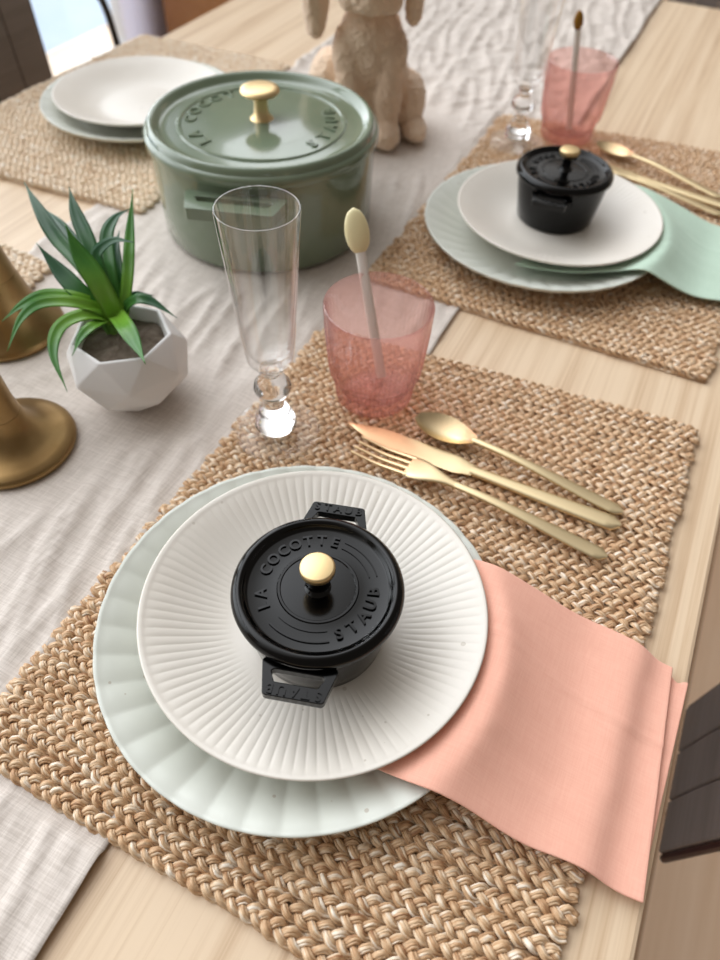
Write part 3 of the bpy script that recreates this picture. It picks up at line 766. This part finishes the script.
b = MB(); b.lathe([(0, .0515), (.0335, .0515), (.034, .054), (.02, .0565), (0, .058)], 40, lambda k, r, z, a: (r, z + .0015 * math.sin(a * 5 + k))); b.build('soil', M['soil'], pl)
LEAVES = [([(-0.3859, 0.353, 0.0661), (-0.4148, 0.3675, 0.0926), (-0.4552, 0.3815, 0.1057), (-0.4862, 0.3983, 0.1178), (-0.5106, 0.4133, 0.1261)], 0.0075), ([(-0.3906, 0.3558, 0.0698), (-0.4168, 0.3793, 0.1051), (-0.4447, 0.3999, 0.1218), (-0.4628, 0.417, 0.1324)], 0.0075), ([(-0.3833, 0.3543, 0.0662), (-0.3933, 0.3558, 0.0965), (-0.411, 0.3612, 0.1154), (-0.4249, 0.368, 0.1341)], 0.0095), ([(-0.3912, 0.3505, 0.0659), (-0.4078, 0.3478, 0.0865), (-0.4317, 0.3534, 0.0989), (-0.4552, 0.3603, 0.1123)], 0.0085), ([(-0.379, 0.3589, 0.0682), (-0.3808, 0.3762, 0.0949), (-0.3946, 0.4049, 0.1173), (-0.407, 0.4316, 0.1377)], 0.0055), ([(-0.3853, 0.3583, 0.07), (-0.3968, 0.3738, 0.0946), (-0.4139, 0.3965, 0.1097), (-0.4178, 0.4147, 0.1169), (-0.4142, 0.4297, 0.1191)], 0.0065), ([(-0.389, 0.359, 0.0718), (-0.3979, 0.3648, 0.0995), (-0.4042, 0.3727, 0.111), (-0.3946, 0.3838, 0.1196), (-0.3778, 0.3885, 0.1207)], 0.006), ([(-0.3933, 0.3545, 0.0697), (-0.4074, 0.3427, 0.0857), (-0.4297, 0.3319, 0.0882), (-0.4428, 0.3162, 0.0839), (-0.4506, 0.2996, 0.077)], 0.006), ([(-0.3896, 0.3538, 0.0679), (-0.4035, 0.338, 0.0857), (-0.4245, 0.3221, 0.0887), (-0.4305, 0.3028, 0.0841), (-0.427, 0.2778, 0.0718)], 0.006), ([(-0.3886, 0.3518, 0.066), (-0.3953, 0.3323, 0.0802), (-0.4032, 0.3134, 0.0781), (-0.3951, 0.293, 0.0694), (-0.3705, 0.2741, 0.0563)], 0.0065), ([(-0.3856, 0.3557, 0.068), (-0.3608, 0.3392, 0.0792), (-0.3412, 0.3265, 0.078), (-0.3208, 0.3121, 0.0752)], 0.008), ([(-0.38, 0.3609, 0.0701), (-0.3662, 0.3642, 0.085), (-0.3538, 0.3685, 0.0841), (-0.3313, 0.3686, 0.0765)], 0.0055), ([(-0.381, 0.3629, 0.072), (-0.3748, 0.3718, 0.0807), (-0.3667, 0.3858, 0.0757)], 0.005), ([(-0.388, 0.3508, 0.0651), (-0.3843, 0.3301, 0.0758), (-0.3844, 0.315, 0.0751), (-0.3802, 0.2975, 0.0711)], 0.005), ([(-0.3906, 0.3558, 0.0698), (-0.4237, 0.3751, 0.0955), (-0.4613, 0.3955, 0.1065), (-0.49, 0.4087, 0.1091)], 0.007), ([(-0.383, 0.3569, 0.0681), (-0.3926, 0.3744, 0.0888), (-0.4088, 0.3963, 0.0981), (-0.4184, 0.417, 0.1042)], 0.007)]
for li, (pts, hw) in enumerate(LEAVES):
    P0 = Vector((PX + (pts[0][0] - PX) * .5 , PY + (pts[0][1] - PY) * .3, ZT + .053))
    hw *= .88
    path = catmull([P0] + [Vector((p[0], p[1], p[2] + ZT)) for p in pts], 7); n = len(path)
    b = MB(); vs = []; fs = []; uv = []
    for i, p in enumerate(path):
        q = i / (n - 1); t_ = (path[min(n - 1, i + 1)] - path[max(0, i - 1)]).normalized()
        outw = Vector((p.x - PX, p.y - PY, 0)); outw = outw.normalized() if outw.length > 1e-3 else Vector((1, 0, 0))
        up = (Vector((0, 0, 1)) * .9 + Vector((.3, -.45, .2))).normalized()
        sd = t_.cross(up); sd = sd.normalized() if sd.length > .05 else Vector((.85, .5, 0))
        nn = sd.cross(t_).normalized()
        w = hw * (.55 + .45 * sm(0, .3, q)) * (1 - sm(.55, 1.02, q) ** 1.5 * .97); th = .0016 * (1 - .7 * q)
        for s_, k_ in ((-1, .30), (-.5, .05), (0, -.10), (.5, .05), (1, .30)): vs.append(p + sd * (w * s_) + nn * (w * k_)); uv.append((q, .5 + .5 * s_))
        for s_, k_ in ((.6, .0), (0, -.25), (-.6, 0)): vs.append(p + sd * (w * s_) + nn * (w * k_ - th)); uv.append((q, .5 + .5 * s_))
    for i in range(n - 1):
        for k in range(8):
            j = (k + 1) % 8; fs.append((i * 8 + k, i * 8 + j, (i + 1) * 8 + j, (i + 1) * 8 + k))
    fs += [tuple(range(7, -1, -1)), tuple((n - 1) * 8 + k for k in range(8))]
    b.add([v - Vector((PX, PY, ZT + .0012)) for v in vs], fs, uv); b.build('leaf', M['leaf_light' if li in (2, 7, 8, 9, 10, 13, 4) else 'leaf'], pl, sharp=None)

# ------------------------------------------------------------------ brass candlesticks
def candlestick(prof_base, stem, label, loc_):
    t = thing('candlestick', label, 'candlestick', loc_, 0, 'brass candlesticks')
    b = MB(); b.lathe(prof_base, 96); b.build('base', M['brass'], t, sharp=60)
    b = MB(); b.lathe(stem, 64); b.build('stem', M['brass'], t, sharp=60)
    z = stem[-2][1]
    b = MB(); b.lathe([(0, z + .0002), (.010, z + .0002), (.016, z + .006), (.030, z + .012), (.032, z + .014), (.018, z + .0145), (.0155, z + .018), (.0155, z + .036), (.0135, z + .036), (.0125, z + .016), (0, z + .016)], 64)
    b.build('candle_cup', M['brass'], t, sharp=60); return t
candlestick([(0, 0), (.047, 0), (.0495, .001), (.0503, .003), (.0500, .006), (.047, .009), (.042, .0135), (.036, .021), (.0315, .031), (.0285, .041), (.0255, .053), (.0235, .0608), (0, .0608)],
            [(0, .061), (.0233, .061), (.0205, .076), (.0175, .095), (.0150, .12), (.0130, .15), (.0118, .185), (.0125, .21), (.017, .22), (0, .22)],
            'aged brass candlestick with a tall flared base behind the succulent', (-.528, .3565, ZT + .0014))
candlestick([(0, 0), (.047, 0), (.0495, .001), (.0503, .003), (.0500, .0055), (.0475, .0078), (.042, .0100), (.035, .0125), (.028, .0165), (.0225, .0220), (.0188, .0290), (.0165, .0378), (0, .0378)],
            [(0, .038), (.0163, .038), (.0145, .050), (.0130, .07), (.0118, .10), (.0112, .14), (.0115, .17), (.016, .18), (0, .18)],
            'aged brass candlestick with a wide low base, nearest on the left', (-.4193, .244, ZT + .0014))

# ------------------------------------------------------------------ plush rabbit
BX, BY = -.402, .884
fa = math.atan2(-.92, .395)               # facing
pr = thing('plush_rabbit', 'beige plush lop eared rabbit sitting on the runner behind the green pot', 'soft toy', (BX, BY, ZT + .0015), fa)
# local: +x forward, +y = rabbit's left (viewer's right)
def ell(bm, c, r, rot=(0, 0, 0), sub=3):
    v = bmesh.ops.create_icosphere(bm, subdivisions=sub, radius=1)['verts']
    from mathutils import Euler
    mt = Matrix.Translation(c) @ Euler(rot).to_matrix().to_4x4() @ Matrix.Diagonal((*r, 1))
    bmesh.ops.transform(bm, matrix=mt, verts=v)
bm = bmesh.new()
ell(bm, (-.030, 0, .062), (.050, .050, .062)); ell(bm, (-.012, 0, .105), (.040, .043, .055)); ell(bm, (.004, 0, .132), (.030, .034, .03))
for s in (-1, 1):
    ell(bm, (.006, s * .027, .105), (.022, .020, .034), (0, R(-8), 0)); ell(bm, (.016, s * .024, .062), (.0175, .0175, .055), (0, R(-6), 0)); ell(bm, (.028, s * .024, .018), (.026, .0195, .0185))
    ell(bm, (-.036, s * .050, .036 if s > 0 else .046), (.040, .026 if s > 0 else .032, .037 if s > 0 else .05)); ell(bm, (-.006, s * .060, .014), (.034, .018, .0150), (0, 0, s * R(12)))
ell(bm, (.006, 0, .192), (.046, .045, .044)); ell(bm, (.040, 0, .176), (.022, .027, .020)); 
for s in (-1, 1): ell(bm, (.034, s * .020, .172), (.018, .018, .016))
ell(bm, (-.080, 0, .030), (.022, .022, .022))
me = bpy.data.meshes.new('body'); bm.to_mesh(me); bm.free(); me.materials.append(M['plush'])
bo = bpy.data.objects.new('body', me); C.objects.link(bo); bo.parent = pr
def plushify(o, vox=.0022, disp=.0035):
    r = o.modifiers.new('remesh', 'REMESH'); r.mode = 'VOXEL'; r.voxel_size = vox; r.use_smooth_shade = True
    s = o.modifiers.new('smooth', 'SMOOTH'); s.factor = .5; s.iterations = 14
    tx = bpy.data.textures.get('fluff') or bpy.data.textures.new('fluff', 'CLOUDS'); tx.noise_scale = .011
    d = o.modifiers.new('disp', 'DISPLACE'); d.texture = tx; d.strength = disp; d.mid_level = .5
    t2 = bpy.data.textures.get('fuzz') or bpy.data.textures.new('fuzz', 'CLOUDS'); t2.noise_scale = .0045; t2.noise_depth = 3
    d2 = o.modifiers.new('fuzz', 'DISPLACE'); d2.texture = t2; d2.strength = .0045; d2.mid_level = .5
plushify(bo)
for s in (-1, 1):
    bm = bmesh.new()
    k_ = .050 if s > 0 else .066; dz = .014 if s > 0 else 0
    P = [(-.004, s * .030, .226), (-.006, s * .044, .226), (-.004, s * k_ * .95, .200), (.0, s * k_, .165 + dz), (.004, s * k_, .138 + dz)]
    rad = [.014, .017, .020, .021, .017] if s > 0 else [.014, .021, .028, .029, .021]
    pth = catmull(P, 4)
    for i, p in enumerate(pth):
        q = i / (len(pth) - 1); rr = interp(q, np.linspace(0, 1, 5), rad); ell(bm, p, (rr * 1.15, rr * .62, rr), sub=2)
    me = bpy.data.meshes.new('ear'); bm.to_mesh(me); bm.free(); me.materials.append(M['plush'])
    eo = bpy.data.objects.new('ear', me); C.objects.link(eo); eo.parent = pr; plushify(eo, .0022, .0025)
    b = MB(); b.lathe([(0, -.0042), (.003, -.003), (.0042, 0), (.003, .003), (0, .0042)], 20); e = b.build('eye', M['black_enamel'], pr, loc=(.042, s * .0245, .2005))
b = MB(); b.lathe([(0, -.004), (.004, -.003), (.0065, 0), (.0045, .003), (0, .004)], 20); b.build('nose', plain('pink_nose', (176, 120, 110), .6), pr, loc=(.0605, 0, .184))

# ------------------------------------------------------------------ chairs
def splat_chair(label, x, y, rz):
    """origin on the floor under the back; +x points away from the table (behind the sitter)"""
    t = thing('dining_chair', label, 'chair', (x, y, 0), rz, 'dark dining chairs')
    b = MB(); b.box(-.40, .0, -.155, .155, .435, .46); bevel(b.build('seat', M['dark_wood'], t, smooth=False), .008, 3)
    for k in (-1, 0, 1):
        b = MB(); w = .0255; y0 = k * .0525
        rings = []
        for q in np.linspace(0, 1, 8):
            z = .455 + .44 * q; xx = .004 + .055 * q ** 1.3; ww = w * (1 + .20 * q)
            yy = y0 * (1 + .2 * q) - .03 * q; rings.append([(xx, yy - ww, z), (xx + .016, yy - ww, z), (xx + .016, yy + ww, z), (xx, yy + ww, z)])
        b.loft(rings); bevel(b.build('back_board', M['dark_wood'], t, smooth=False), .002)
    for s in (-1, 1):
        b = MB(); b.tube([(.010, s * .081, .455), (.022, s * .086 - .010, .6), (.065, s * .097 - .03, .895)], .004, 8); b.build('back_rail', M['dark_edge'], t)
    b = MB(); b.box(.052, .076, -.125, .065, .885, .93); bevel(b.build('top_rail', M['dark_wood'], t, smooth=False), .006)
    for xx in (-.36, -.03):
        for s in (-1, 1):
            b = MB(); b.tube([(xx, s * .12, .44), (xx + (-.01 if xx < -.1 else .01), s * .15, 0)], lambda q: .018 - .006 * q, 12); b.build('leg', M['dark_wood'], t)
    return t
c1 = splat_chair('dark wooden chair with a boarded back at the right table edge', .196, .360, 0)
dup(c1, (-.955, .815, 0), PI, 'dark wooden chair pushed in behind the empty stacked plates')
dup(c1, (-.11, 2.13, 0), R(90), 'dark chair at the far end of the table, top right corner')
hc = thing('hoop_chair', 'black metal chair with a thin curved hoop back at upper left', 'chair', (-1.2, 1.145, 0), PI)
b = MB(); b.box(-.36, .0, -.17, .17, .44, .458); bevel(b.build('seat', M['black_metal'], hc, smooth=False), .006, 3)
hp = [(-.01, -.178, .45), (0, -.180, .55), (.0, -.176, .61), (0, -.158, .690), (0, -.10, .770), (0, 0, .800), (0, .10, .770), (0, .158, .690), (0, .176, .61), (0, .180, .55), (-.01, .178, .45)]
b = MB(); b.tube(catmull(hp, 6), .0075, 10, up=(1, 0, 0)); b.build('hoop_back', M['black_metal'], hc)
for xx in (-.34, -.02):
    for s in (-1, 1):
        b = MB(); b.tube([(xx, s * .155, .442), (xx, s * .165, 0)], .011, 10); b.build('leg', M['black_metal'], hc)

# ------------------------------------------------------------------ light, world, camera
w = bpy.data.worlds.new('World'); bpy.context.scene.world = w; w.use_nodes = True; nt = w.node_tree
bg = nt.nodes['Background']
tc = nt.nodes.new('ShaderNodeTexCoord'); dt = N(nt, 'ShaderNodeVectorMath', operation='DOT_PRODUCT'); dt.inputs[1].default_value = Vector((-.86, .22, .46)).normalized()
nt.links.new(tc.outputs['Generated'], dt.inputs[0])
nt.links.new(ramp(nt, dt.outputs['Value'], [(.0, (.31, .272, .235, 1)), (.32, (.40, .355, .31, 1)), (.60, (2.1, 2.06, 2.02, 1)), (.88, (7.0, 7.2, 7.5, 1))]), bg.inputs[0])
bg.inputs[1].default_value = 1.0
cam = bpy.data.cameras.new('Camera'); co = bpy.data.objects.new('Camera', cam); C.objects.link(co); bpy.context.scene.camera = co
Fv = Vector((-0.25995776, 0.58917004, -0.76504943)); Rv = Vector((0.90033592, 0.43426137, 0.02850074)); Uv = Vector((-0.3490232, 0.68139249, 0.64334056))
m4 = Matrix((Rv, Uv, -Fv)).transposed().to_4x4(); m4.translation = Vector((0, 0, ZT + .44196)); co.matrix_world = m4
cam.sensor_fit = 'HORIZONTAL'; cam.sensor_width = 36; cam.lens = 717.6647 / 720 * 36; cam.clip_start = .02
cam.dof.use_dof = True; cam.dof.focus_distance = .435; cam.dof.aperture_fstop = 7.5
vs_ = bpy.context.scene.view_settings
vs_.view_transform = 'Standard'; vs_.look = 'None'; vs_.gamma = 1; vs_.use_curve_mapping = False; vs_.exposure = -.7
